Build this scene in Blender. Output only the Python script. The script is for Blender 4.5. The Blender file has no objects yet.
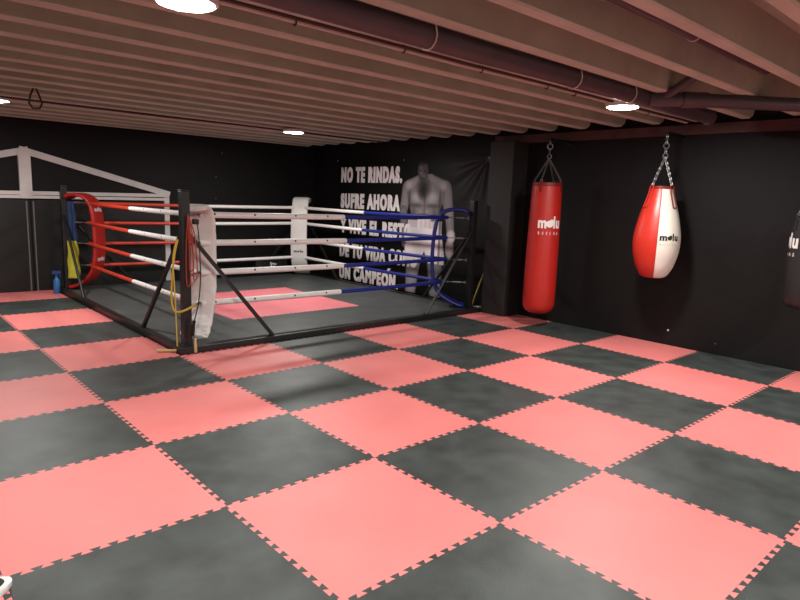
import bpy, bmesh, math, random
from math import sin, cos, pi, sqrt, atan2, radians
from mathutils import Vector, Matrix
random.seed(7)
scene = bpy.context.scene
COL = scene.collection

# ------------------------------------------------------------------ materials
def mat(name, color, rough=0.6, metal=0.0, noise=0.0, nscale=8.0, bump=0.0, bscale=60.0, spec=0.5, color2=None, detail=4.0):
    m = bpy.data.materials.new(name); m.use_nodes = True
    nt = m.node_tree; b = nt.nodes['Principled BSDF']
    b.inputs['Base Color'].default_value = (*color, 1)
    b.inputs['Roughness'].default_value = rough
    b.inputs['Metallic'].default_value = metal
    b.inputs['Specular IOR Level'].default_value = spec
    if noise > 0 or bump > 0:
        tc = nt.nodes.new('ShaderNodeTexCoord')
    if noise > 0:
        n = nt.nodes.new('ShaderNodeTexNoise'); n.inputs['Scale'].default_value = nscale; n.inputs['Detail'].default_value = detail
        nt.links.new(tc.outputs['Object'], n.inputs['Vector'])
        r = nt.nodes.new('ShaderNodeValToRGB')
        c2 = color2 or tuple(min(1, c * (1 + noise)) for c in color)
        c1 = color if color2 else tuple(c * (1 - noise) for c in color)
        r.color_ramp.elements[0].position = 0.3; r.color_ramp.elements[1].position = 0.7
        r.color_ramp.elements[0].color = (*c1, 1); r.color_ramp.elements[1].color = (*c2, 1)
        nt.links.new(n.outputs['Fac'], r.inputs['Fac']); nt.links.new(r.outputs['Color'], b.inputs['Base Color'])
    if bump > 0:
        n2 = nt.nodes.new('ShaderNodeTexNoise'); n2.inputs['Scale'].default_value = bscale; n2.inputs['Detail'].default_value = 3
        nt.links.new(tc.outputs['Object'], n2.inputs['Vector'])
        bp = nt.nodes.new('ShaderNodeBump'); bp.inputs['Strength'].default_value = bump; bp.inputs['Distance'].default_value = 0.01
        nt.links.new(n2.outputs['Fac'], bp.inputs['Height']); nt.links.new(bp.outputs['Normal'], b.inputs['Normal'])
    return m

def emit(name, color, strength):
    m = bpy.data.materials.new(name); m.use_nodes = True
    b = m.node_tree.nodes['Principled BSDF']
    b.inputs['Base Color'].default_value = (*color, 1)
    b.inputs['Emission Color'].default_value = (*color, 1)
    b.inputs['Emission Strength'].default_value = strength
    return m

M = {}
M['pink'] = mat('pink_foam', (0.76, 0.205, 0.195), 0.50, noise=0.06, nscale=2.2, bump=0.12, bscale=160, spec=0.55)
M['black_foam'] = mat('black_foam', (0.042, 0.049, 0.046), 0.46, noise=0.38, nscale=4.5, detail=8.0, bump=0.15, bscale=140, spec=0.55)
M['ring_pink'] = mat('ring_pink_foam', (0.70, 0.180, 0.205), 0.55, noise=0.06, nscale=2.2, bump=0.1, bscale=160)
M['ring_black'] = mat('ring_black_foam', (0.062, 0.068, 0.067), 0.50, noise=0.2, nscale=3.0, bump=0.1, bscale=140)
M['black_wall'] = mat('black_paint', (0.0060, 0.0052, 0.0053), 0.62, noise=0.25, nscale=1.2, bump=0.25, bscale=14, spec=0.22)
M['plain_wall'] = mat('pale_wall_paint', (0.55, 0.54, 0.52), 0.7, noise=0.06, nscale=1.5)
M['pillar'] = mat('pillar_paint', (0.020, 0.0185, 0.0175), 0.6, noise=0.15, nscale=2, bump=0.2, bscale=20, spec=0.4)
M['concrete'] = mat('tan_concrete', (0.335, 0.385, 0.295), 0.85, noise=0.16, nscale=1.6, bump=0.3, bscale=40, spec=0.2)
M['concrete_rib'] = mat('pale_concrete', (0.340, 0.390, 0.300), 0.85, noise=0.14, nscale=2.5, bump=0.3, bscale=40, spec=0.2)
M['rib_soffit_lit'] = mat('bounce_lit_rib_soffit', (0.49, 0.530, 0.440), 0.85, noise=0.10, nscale=3, bump=0.3, bscale=40, spec=0.2)  # joist undersides lightened: bounce light from the floor painted into the concrete
M['rust_beam'] = mat('red_oxide_steel', (0.060, 0.022, 0.018), 0.6, noise=0.3, nscale=6)
M['white_wood'] = mat('white_painted_wood', (0.62, 0.59, 0.57), 0.55, noise=0.08, nscale=5)
M['black_steel'] = mat('black_steel', (0.010, 0.010, 0.010), 0.42, bump=0.05, spec=0.5)
M['zinc'] = mat('zinc_steel', (0.26, 0.26, 0.26), 0.42, metal=0.9)
M['dull_steel'] = mat('dull_steel', (0.22, 0.22, 0.22), 0.4, metal=0.7)
M['white_vinyl'] = mat('white_vinyl', (0.78, 0.75, 0.72), 0.45, noise=0.05, nscale=6, bump=0.1, bscale=25)
M['white_rope'] = mat('white_rope_cover', (0.82, 0.79, 0.77), 0.48, noise=0.04, nscale=9)
M['red_vinyl'] = mat('red_vinyl', (0.42, 0.016, 0.012), 0.42, noise=0.08, nscale=6, bump=0.08, bscale=25)
M['red_rope'] = mat('red_rope_cover', (0.56, 0.045, 0.022), 0.45, noise=0.06, nscale=9)
M['blue_vinyl'] = mat('blue_vinyl', (0.010, 0.016, 0.16), 0.42, noise=0.08, nscale=6)
M['blue_rope'] = mat('blue_rope_cover', (0.012, 0.024, 0.22), 0.42, noise=0.06, nscale=9)
M['bag_red'] = mat('red_bag_leather', (0.43, 0.016, 0.010), 0.42, noise=0.06, nscale=5, bump=0.12, bscale=18)
M['pear_red'] = mat('red_pear_bag_leather', (0.50, 0.024, 0.013), 0.38, noise=0.05, nscale=5, bump=0.1, bscale=18)
M['bag_dark_red'] = mat('dark_red_rim', (0.16, 0.008, 0.006), 0.5)
M['bag_white'] = mat('white_bag_leather', (0.74, 0.70, 0.62), 0.38, noise=0.03, nscale=5, bump=0.08, bscale=18)
M['bag_black'] = mat('black_bag_leather', (0.014, 0.013, 0.013), 0.42, noise=0.1, nscale=5, bump=0.1, bscale=18)
M['ink_black'] = mat('black_ink', (0.006, 0.006, 0.006), 0.5)
M['ink_white'] = mat('white_ink', (0.80, 0.76, 0.74), 0.5)
M['pvc'] = mat('grey_violet_pvc_pipe', (0.060, 0.048, 0.056), 0.45, noise=0.15, nscale=5)
M['conduit'] = mat('pale_conduit', (0.50, 0.50, 0.44), 0.5, noise=0.1, nscale=5)
M['dark_cable'] = mat('dark_cable', (0.045, 0.022, 0.017), 0.6)
M['tie_white'] = mat('pale_strap', (0.58, 0.50, 0.44), 0.5)
M['lamp_body'] = mat('lamp_housing', (0.75, 0.75, 0.74), 0.4)
M['lamp'] = emit('lamp_diffuser', (1.0, 0.985, 0.935), 430.0)
M['yellow'] = mat('yellow_rubber', (0.62, 0.42, 0.05), 0.5)
M['red_cord'] = mat('red_rubber', (0.40, 0.045, 0.02), 0.5)
M['pale_wood'] = mat('pale_wood', (0.60, 0.42, 0.20), 0.5, noise=0.12, nscale=20)
M['stick'] = mat('yellow_wood', (0.55, 0.40, 0.13), 0.5, noise=0.12, nscale=20)
M['blue_cloth'] = mat('blue_cloth', (0.010, 0.036, 0.11), 0.75, noise=0.2, nscale=10)
M['yellow_cloth'] = mat('yellow_cloth', (0.52, 0.50, 0.040), 0.75, noise=0.15, nscale=10)
M['blue_plastic'] = mat('blue_plastic', (0.03, 0.16, 0.42), 0.3)
M['dark_blue_plastic'] = mat('dark_blue_plastic', (0.02, 0.06, 0.20), 0.35)
M['shoe_black'] = mat('black_mesh_fabric', (0.012, 0.016, 0.016), 0.7, bump=0.3, bscale=90)
M['shoe_white'] = mat('white_rubber', (0.82, 0.80, 0.78), 0.45)
M['door_black'] = mat('black_door_paint', (0.0075, 0.0072, 0.0066), 0.55, noise=0.2, nscale=2, spec=0.4)
M['edge_grey'] = mat('grey_metal_edge', (0.16, 0.155, 0.15), 0.4, metal=0.3)
M['letter'] = mat('printed_letter_white', (0.76, 0.70, 0.70), 0.55, noise=0.12, nscale=4)

M['lamp_strong'] = emit('lamp_diffuser_strong', (1.0, 0.985, 0.935), 760.0)  # for the unseen rear pair, set close and boosted to brighten the nearest mats
def floor_material():      # bare base under the mats: worn rubber in the same one-metre checker
    m = bpy.data.materials.new('floor_base'); m.use_nodes = True
    nt = m.node_tree; b = nt.nodes['Principled BSDF']
    tc = nt.nodes.new('ShaderNodeTexCoord'); ck = nt.nodes.new('ShaderNodeTexChecker')
    ck.inputs['Scale'].default_value = 1.0
    ck.inputs['Color1'].default_value = (0.66, 0.13, 0.14, 1); ck.inputs['Color2'].default_value = (0.036, 0.038, 0.036, 1)
    mp = nt.nodes.new('ShaderNodeMapping'); mp.inputs['Location'].default_value = (0, 0, 0.5)
    nt.links.new(tc.outputs['Object'], mp.inputs['Vector']); nt.links.new(mp.outputs['Vector'], ck.inputs['Vector'])
    nt.links.new(ck.outputs['Color'], b.inputs['Base Color']); b.inputs['Roughness'].default_value = 0.55
    return m
M['floor'] = floor_material()

def paint_material():
    m = bpy.data.materials.new('printed_banner'); m.use_nodes = True
    nt = m.node_tree; b = nt.nodes['Principled BSDF']
    a = nt.nodes.new('ShaderNodeAttribute'); a.attribute_name = 'paint'
    nt.links.new(a.outputs['Color'], b.inputs['Base Color']); b.inputs['Roughness'].default_value = 0.5
    b.inputs['Specular IOR Level'].default_value = 0.2
    return m
M['banner'] = paint_material()

# ------------------------------------------------------------------ mesh helpers
def smooth(a, b, x): t = max(0, min(1, (x-a)/(b-a))); return t*t*(3-2*t)

class MB:
    def __init__(s): s.v = []; s.f = []
    def add(s, vs, fs):
        o = len(s.v); s.v += [tuple(v) for v in vs]; s.f += [tuple(i + o for i in f) for f in fs]
    def box(s, x0, x1, y0, y1, z0, z1, bev=0.0):
        if bev <= 0:
            s.add([(x0,y0,z0),(x1,y0,z0),(x1,y1,z0),(x0,y1,z0),(x0,y0,z1),(x1,y0,z1),(x1,y1,z1),(x0,y1,z1)],
                  [(0,3,2,1),(4,5,6,7),(0,1,5,4),(1,2,6,5),(2,3,7,6),(3,0,4,7)])
        else:
            bm = bmesh.new(); bmesh.ops.create_cube(bm, size=1)
            for v in bm.verts: v.co = Vector(((x0+x1)/2 + v.co.x*(x1-x0), (y0+y1)/2 + v.co.y*(y1-y0), (z0+z1)/2 + v.co.z*(z1-z0)))
            bmesh.ops.bevel(bm, geom=bm.edges[:], offset=bev, segments=2, affect='EDGES', profile=0.6)
            s.bm(bm)
    def bm(s, bm, fn=None):
        bm.verts.index_update()
        s.add([fn(v.co) if fn else v.co[:] for v in bm.verts], [tuple(v.index for v in f.verts) for f in bm.faces]); bm.free()
    def tube(s, pts, r, n=10, cap=True, closed=False):
        pts = [Vector(p) for p in pts]; N = len(pts)
        rs = r if isinstance(r, (list, tuple)) else [r]*N
        rings = []; prev = None
        for i, p in enumerate(pts):
            if closed: t = pts[(i+1) % N] - pts[i-1]
            elif i == 0: t = pts[1]-pts[0]
            elif i == N-1: t = pts[-1]-pts[-2]
            else: t = (pts[i+1]-p).normalized() + (p-pts[i-1]).normalized()
            if t.length < 1e-9: t = Vector((0,0,1))
            t.normalize()
            if prev is None:
                a = Vector((0,0,1)) if abs(t.z) < 0.9 else Vector((1,0,0))
                u = t.cross(a).normalized()
            else:
                u = (prev - t*prev.dot(t)).normalized()
            prev = u; w = t.cross(u)
            rings.append([p + (u*cos(2*pi*k/n) + w*sin(2*pi*k/n))*rs[i] for k in range(n)])
        vs = [v for rg in rings for v in rg]; fs = []
        for i in range(N if closed else N-1):
            j = (i+1) % N
            for k in range(n):
                fs.append((i*n+k, i*n+(k+1) % n, j*n+(k+1) % n, j*n+k))
        if cap and not closed:
            fs.append(tuple(range(n))[::-1]); fs.append(tuple((N-1)*n+k for k in range(n)))
        s.add(vs, fs)
    def bar(s, a, b, w, h, up=(0,0,1)):        # rectangular bar from a to b
        a = Vector(a); b = Vector(b); t = (b-a).normalized(); u = t.cross(Vector(up))
        if u.length < 1e-6: u = t.cross(Vector((1,0,0)))
        u.normalize(); v = u.cross(t).normalized()
        vs = []
        for p in (a, b):
            for su, sv in ((-1,-1),(1,-1),(1,1),(-1,1)): vs.append(p + u*su*w/2 + v*sv*h/2)
        s.add(vs, [(0,1,2,3),(7,6,5,4),(0,4,5,1),(1,5,6,2),(2,6,7,3),(3,7,4,0)])
    def lathe(s, prof, c=(0,0,0), n=40, a0=0.0, a1=2*pi):
        full = abs(a1-a0-2*pi) < 1e-6; K = n if full else n+1
        vs = []; fs = []
        for z, r in prof:
            for k in range(K):
                a = a0 + (a1-a0)*k/n
                vs.append((c[0]+r*cos(a), c[1]+r*sin(a), c[2]+z))
        for i in range(len(prof)-1):
            for k in range(n):
                k2 = (k+1) % K
                fs.append((i*K+k, i*K+k2, (i+1)*K+k2, (i+1)*K+k))
        s.add(vs, fs)
    def disc(s, c, r, n=32, down=False):
        vs = [(c[0]+r*cos(2*pi*k/n), c[1]+r*sin(2*pi*k/n), c[2]) for k in range(n)]
        s.add(vs, [tuple(range(n))[::-1] if down else tuple(range(n))])
    def prism(s, poly, z0, z1):
        n = len(poly)
        s.add([(x,y,z0) for x,y in poly]+[(x,y,z1) for x,y in poly],
              [tuple(range(n))[::-1], tuple(range(n,2*n))]+[(i,(i+1)%n,(i+1)%n+n,i+n) for i in range(n)])
    def build(s, name, material, parent=None, smooth=False, angle=None):
        me = bpy.data.meshes.new(name); me.from_pydata(s.v, [], s.f); me.update()
        o = bpy.data.objects.new(name, me); COL.objects.link(o)
        me.materials.append(material)
        if parent is not None:
            o.parent = parent
            w = parent.location.copy(); q = parent.parent
            while q is not None: w += q.location; q = q.parent
            me.transform(Matrix.Translation(-w))
        if smooth:
            me.polygons.foreach_set('use_smooth', [True]*len(me.polygons))
            if angle is None: angle = 40
            try: me.set_sharp_from_angle(angle=radians(angle))
            except Exception: pass
        me.update()
        return o

def tag(o, label, cat, group=None):
    o['label'] = label; o['category'] = cat
    if group: o['group'] = group
    return o
def thing(name, label, cat, loc=(0,0,0), group=None):
    o = bpy.data.objects.new(name, None); o.location = loc; o.empty_display_size = 0.1; COL.objects.link(o)
    return tag(o, label, cat, group)
def struct(o): o['kind'] = 'structure'; return o
def chain_pts(a, b, n): return [tuple(a[i] + (b[i]-a[i])*k/n for i in range(3)) for k in range(n+1)]

def chain(mb, a, b, link=0.034, r=0.0042):
    a = Vector(a); b = Vector(b); L = (b-a).length; n = max(1, round(L/(link*0.74))); t = (b-a).normalized()
    u = t.cross(Vector((0.3,0.9,0.1))).normalized(); w = t.cross(u)
    for k in range(n):
        c = a + (b-a)*((k+0.5)/n); e = u if k % 2 else w
        pts = []
        for q in range(10):
            an = 2*pi*q/10
            pts.append(c + t*cos(an)*link*0.5 + e*sin(an)*link*0.30)
        mb.tube(pts, r, 5, closed=True)
def ring(mb, c, R, r, axis):
    ax = Vector(axis).normalized(); u = ax.cross(Vector((0.21,0.33,0.9))).normalized(); w = ax.cross(u)
    mb.tube([Vector(c)+u*cos(2*pi*k/16)*R+w*sin(2*pi*k/16)*R for k in range(16)], r, 6, closed=True)

_tc = {}
def text_flat(s, offset=0.02, spacing=1.0):           # flat letter outlines from Blender's own built-in font, normalised to 0..1 by 0..1
    key = (s, offset, spacing)
    if key not in _tc:
        cu = bpy.data.curves.new('lettering_source', 'FONT'); cu.body = s; cu.offset = offset; cu.size = 1.0; cu.space_character = spacing; cu.resolution_u = 4; cu.fill_mode = 'BOTH'
        ob = bpy.data.objects.new('lettering_source', cu); COL.objects.link(ob)
        dg = bpy.context.evaluated_depsgraph_get(); dg.update()
        me = bpy.data.meshes.new_from_object(ob.evaluated_get(dg))
        vs = [v.co.copy() for v in me.vertices]; fs = [tuple(p.vertices) for p in me.polygons]
        bpy.data.objects.remove(ob); bpy.data.curves.remove(cu); bpy.data.meshes.remove(me)
        x0 = min(v.x for v in vs); x1 = max(v.x for v in vs); y0 = min(v.y for v in vs); y1 = max(v.y for v in vs)
        _tc[key] = ([((v.x-x0)/(x1-x0), (v.y-y0)/(y1-y0)) for v in vs], fs)
    return _tc[key]
def text_into(mb, s, w, h, fn, offset=0.02, slices=0, x_at=0.0, y_at=0.0, spacing=1.0):
    vs, fs = text_flat(s, offset, spacing)
    bm = bmesh.new(); bv = [bm.verts.new((x*w + x_at, y*h + y_at, 0)) for x, y in vs]
    for f in fs:
        try: bm.faces.new([bv[i] for i in f])
        except ValueError: pass
    for k in range(1, slices):
        bmesh.ops.bisect_plane(bm, geom=bm.verts[:]+bm.edges[:]+bm.faces[:], plane_co=(x_at + w*k/slices, 0, 0), plane_no=(1,0,0))
    mb.bm(bm, lambda c: fn(c.x, c.y))
def molu_logo(mb, w, h, fn, sub=True, slices=8):      # the bag maker's word mark: a letter m, a round fighter's head blob, then lu
    text_into(mb, 'm', w*0.36, h*0.66, fn, 0.045, slices)
    n = 14; cx, cy, R = w*0.50, h*0.36, h*0.36
    for (dx, dy, rr) in ((0,0,R),(R*0.45,R*0.55,R*0.62),(-R*0.5,R*0.2,R*0.45)):
        pts = [(cx+dx+rr*0.85*cos(2*pi*k/n), cy+dy+rr*0.8*sin(2*pi*k/n)) for k in range(n)]
        mb.add([fn(x, y) for x, y in pts], [tuple(range(n))])
    text_into(mb, 'l', w*0.075, h, fn, 0.045, 2, w*0.66)
    text_into(mb, 'u', w*0.22, h*0.66, fn, 0.045, slices, w*0.78)
    if sub:
        for i, ch in enumerate('BOXING'):
            text_into(mb, ch, w*(0.02 if ch == 'I' else 0.06), h*0.24, fn, 0.02, 1, w*(0.03+0.165*i), -h*0.52)

# ------------------------------------------------------------------ camera (solved from the one-metre mat grid)
CAM = Vector((-1.36633, -3.76771, 1.60970)); yaw, pitch, roll, FPX = 0.830104, -0.163968, 0.038448, 613.344
fw = Vector((cos(pitch)*cos(yaw), cos(pitch)*sin(yaw), sin(pitch))); rt = Vector((sin(yaw), -cos(yaw), 0)); upv = rt.cross(fw)
r2 = rt*cos(roll) + upv*sin(roll); u2 = upv*cos(roll) - rt*sin(roll)
cd = bpy.data.cameras.new('camera'); cam = bpy.data.objects.new('camera', cd); COL.objects.link(cam)
cd.sensor_width = 36; cd.lens = FPX*36/800; cd.clip_start = 0.05
mw = Matrix((( r2.x, u2.x, -fw.x, CAM.x), (r2.y, u2.y, -fw.y, CAM.y), (r2.z, u2.z, -fw.z, CAM.z), (0,0,0,1)))
cam.matrix_world = mw; scene.camera = cam
def project(p):
    d = Vector(p) - CAM; z = d.dot(fw)
    return (400 + FPX*d.dot(r2)/z, 300 - FPX*d.dot(u2)/z, z)

# ------------------------------------------------------------------ room shell
X0, X1, Y0, Y1 = -3.6, 5.88, -7.2, 6.9
ZF, ZB, ZT = -0.025, 2.55, 2.80            # floor, bottom of the ceiling joists, ceiling slab
def sbox(name, m, *a, bev=0.0, parent=None):
    mb = MB(); mb.box(*a, bev=bev); return mb.build(name, M[m], parent)
struct(sbox('floor', 'floor', X0, X1, Y0, Y1, ZF-0.15, ZF))
struct(sbox('wall_right', 'black_wall', X1, X1+0.2, Y0-0.2, Y1+0.2, ZF-0.15, ZT+0.2))
struct(sbox('wall_back', 'black_wall', X0-0.2, X1, Y1, Y1+0.2, ZF-0.15, ZT+0.2))
struct(sbox('wall_left', 'plain_wall', X0-0.2, X0, Y0-0.2, Y1, ZF-0.15, ZT+0.2))
struct(sbox('wall_front', 'plain_wall', X0, X1, Y0-0.2, Y0, ZF-0.15, ZT+0.2))
ceil = struct(sbox('ceiling', 'concrete', X0, X1, Y0, Y1, ZT, ZT+0.2))
k = -9
while True:
    y = -2.70 + 0.47*k
    if y > Y1 - 0.06: break
    if y > Y0 + 0.06:
        mb = MB(); xe = 5.70
        w0, w1 = 0.038, 0.075
        prof = [(-w1, ZT), (-w0-0.008, ZB+0.012), (-w0, ZB), (w0, ZB), (w0+0.008, ZB+0.012), (w1, ZT)]
        rings = []
        for (x, lift) in ((X0, 0), (xe-0.10, 0), (xe-0.04, 0.03), (xe, 0.10)):
            rings.append([(x, y+py, max(pz, ZB+lift) if pz < ZT else ZT) for py, pz in prof])
        n = len(prof); vs = [v for r in rings for v in r]; fs = []
        for i in range(3):
            for q in range(n-1): fs.append((i*n+q, i*n+q+1, (i+1)*n+q+1, (i+1)*n+q))
        fs.append(tuple(3*n+q for q in range(n)))
        mb.add(vs, fs); jo = mb.build('joist', M['concrete_rib'], ceil); jo.data.materials.append(M['rib_soffit_lit'])
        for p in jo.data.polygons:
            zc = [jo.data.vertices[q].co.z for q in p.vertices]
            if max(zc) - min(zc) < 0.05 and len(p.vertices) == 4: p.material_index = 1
    k += 1
pil = struct(sbox('pillar', 'pillar', 5.55, X1, 1.60, 2.02, ZF, ZB-0.10, bev=0.012))
struct(sbox('support_beam', 'rust_beam', 5.80, X1, Y0, 2.15, 2.44, ZB))

# gable frame of white boards and the black doors under it
g = thing('gable_frame', 'white painted board gable frame with king post, fixed on the black back wall', 'frame', (0.72, Y1-0.03, 0))
yb = (Y1-0.045, Y1-0.001)
def board(name, p, q, w, y0=yb[0], y1=yb[1]):
    (xa, za), (xb, zb_) = p, q; dx, dz = xb-xa, zb_-za; L = sqrt(dx*dx+dz*dz); nx, nz = -dz/L*w/2, dx/L*w/2
    c = [(xa+nx, za+nz), (xa-nx, za-nz), (xb-nx, zb_-nz), (xb+nx, zb_+nz)]
    mb = MB(); mb.add([(x, y0, z) for x, z in c]+[(x, y1, z) for x, z in c], [(3,2,1,0),(4,5,6,7),(0,1,5,4),(1,2,6,5),(2,3,7,6),(3,0,4,7)])
    return mb.build(name, M['white_wood'], g)
board('rafter', (0.66, 2.115), (2.88, 1.525), 0.095); board('rafter', (0.78, 2.115), (-1.44, 1.525), 0.095, yb[0]+0.004)
board('tie_beam', (-1.42, 1.455), (2.82, 1.505), 0.055, yb[0]-0.012, yb[1]); board('tie_beam', (-1.42, 1.405), (2.82, 1.44), 0.045, yb[0]+0.007)
board('king_post', (0.72, 1.40), (0.72, 2.11), 0.16, yb[0]-0.01)
board('side_post', (2.83, ZF), (2.83, 1.53), 0.085, yb[0]+0.010); board('side_post', (-1.39, ZF), (-1.39, 1.50), 0.085, yb[0]+0.010)
d = MB(); d.box(-1.34, 0.755, Y1-0.03, Y1-0.001, ZF, 1.38); d.box(0.775, 2.78, Y1-0.03, Y1-0.001, ZF, 1.38)
door = struct(d.build('door_1', M['door_black']))
for x in (0.715, 0.805):
    e = MB(); e.box(x-0.009, x+0.009, Y1-0.042, Y1-0.03, ZF, 1.36); e.build('edge_strip', M['edge_grey'], door)

# ------------------------------------------------------------------ floor mats
NT, AMP = 12, 0.0125
def edge_path():        # wavy dovetail line along t in 0..1, offset in metres
    pts = [(0.0, 0.0)]; m = 0.036; P = (1-2*m)/NT; dl = 0.09*P; s = 1
    t = m; pts.append((t, 0.0))
    for k in range(NT):
        a = m + k*P; b = a + P/2; c = a + P
        pts += [(a + (0 if k == 0 else -dl), AMP), (b+dl, AMP), (b-dl, -AMP), (c+(0 if k == NT-1 else dl), -AMP)]
    pts += [(1-m, 0.0), (1.0, 0.0)]
    return pts
EP = edge_path()
def hpath(ix, iy): return [(ix+t, iy+o) for t, o in EP]
def vpath(ix, iy): return [(ix+o, iy+t) for t, o in EP]
def clip(poly, ax, lim, keep_less):
    out = []; n = len(poly)
    ins = lambda p: (p[ax] <= lim) if keep_less else (p[ax] >= lim)
    for i in range(n):
        a, b = poly[i], poly[(i+1) % n]
        if ins(a): out.append(a)
        if ins(a) != ins(b):
            t = (lim-a[ax])/(b[ax]-a[ax]); out.append(tuple(a[q]+(b[q]-a[q])*t for q in (0,1)))
    return out
def dedupe(p):
    out = []
    for q in p:
        if not out or abs(q[0]-out[-1][0])+abs(q[1]-out[-1][1]) > 1e-6: out.append(q)
    if abs(out[0][0]-out[-1][0])+abs(out[0][1]-out[-1][1]) < 1e-6: out.pop()
    return out
def mat_poly(ix, iy):
    return dedupe(hpath(ix, iy)[:-1] + vpath(ix+1, iy)[:-1] + hpath(ix, iy+1)[::-1][:-1] + vpath(ix, iy)[::-1][:-1])
RX0, RX1, RY0, RY1 = 1.03, 5.55, 2.025, 6.69        # outer edges of the ring's base frame
ORD = ['', 'first', 'second', 'third', 'fourth', 'fifth', 'sixth', 'seventh', 'eighth', 'ninth', 'tenth']
ROW = {1: 'row touching the ring', 0: 'second row before the ring', -1: 'third row before the ring',
       -2: 'fourth row before the ring', -3: 'fifth row before the ring', -4: 'sixth row before the ring'}
for iy in range(-4, 7):
    for ix in range(-3, 6):
        if iy >= 2 and ix >= 1 and (ix, iy) != (5, 2): continue
        vis = False                                     # is any of it inside the photo?
        for a in range(41):
            for b in range(41):
                px, py, z = project((ix+a/40, iy+b/40, 0))
                if z > 0.3 and 0 < px < 800 and 0 < py < 600 and iy+b/40 < Y1 and ix+a/40 < X1: vis = True
        if not vis: continue
        poly = mat_poly(ix, iy)
        if ix == 5:
            poly = clip(poly, 0, X1-0.015, True)
        if iy == 6: poly = clip(poly, 1, Y1-0.05, True)
        if (ix, iy) == (5, 2): poly = clip(poly, 0, RX1+0.01, False)
        if (ix, iy) == (5, 1):                            # cut round the pillar foot
            poly = [p for p in poly if not (p[0] > 5.53 and p[1] > 1.58)]
            best = [i for i in range(len(poly))]
            # insert the notch where the outline leaves the wall side
            poly = dedupe(poly); out = []
            for i, p in enumerate(poly):
                q = poly[(i+1) % len(poly)]; out.append(p)
                if p[0] > 5.8 and q[0] < 5.56 and q[1] > 1.9:
                    out += [(p[0], 1.585), (5.535, 1.585), (5.535, q[1])]
            poly = out
        if (ix, iy) == (5, 2): poly = clip(poly, 1, 2.12, False)
        poly = dedupe(poly)
        pk = (ix+iy) % 2 == 0
        mb = MB(); mb.prism(poly, ZF+0.0005, 0.0)
        o = mb.build('floor_mat', M['pink' if pk else 'black_foam'])
        c = 'pink' if pk else 'black'
        if iy >= 2:
            if ix == 5: lab = 'dark cut strip of floor mat between the ring and the banner wall, behind the pillar'
            elif ix == 0: lab = f'{c} foam mat along the ring left edge, {ORD[7-iy]} from the back wall'
            else: lab = f'{c} mat in {ORD[1-ix]} column left of the ring, {ORD[7-iy]} from back wall'
        elif ix == 5: lab = f'{c} floor mat cut to the right wall in {ROW[iy]}'
        else: lab = f'{c} foam mat {ORD[6-ix]} from the right wall in {ROW[iy]}'
        tag(o, lab, 'mat', 'interlocking foam mats on the gym floor')

# ------------------------------------------------------------------ boxing ring
RT = 0.055
ringo = thing('boxing_ring', 'low boxing ring with black posts and red, white and blue ropes and corner pads', 'boxing ring', (1.14, 2.17, 0))
for a in ((RX0, RX1, RY0, RY0+0.085), (RX0, RX1, RY1-0.085, RY1)):
    mb = MB(); mb.box(a[0], a[1], a[2], a[3], ZF, 0.062, bev=0.004); mb.build('base_beam', M['black_steel'], ringo)
for a in ((RX0, RX0+0.085), (RX1-0.085, RX1)):
    mb = MB(); mb.box(a[0], a[1], RY0+0.086, RY1-0.086, ZF, 0.062, bev=0.004); mb.build('base_beam', M['black_steel'], ringo)
PX0, PX1, PY0, PY1 = 1.145, 5.44, 2.17, 6.56
posts = {'N': (PX0, PY0, 1, 1), 'L': (PX0, PY1, 1, -1), 'R': (PX1, PY0, -1, 1), 'F': (PX1, PY1, -1, -1)}
LBR = {'N': 0.94, 'L': 1.02, 'R': 0.98, 'F': 1.02}
RZ = (1.365, 1.07, 0.755, 0.425); D = 0.255
corner = {}
def sarc(mb, o): pass
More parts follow.
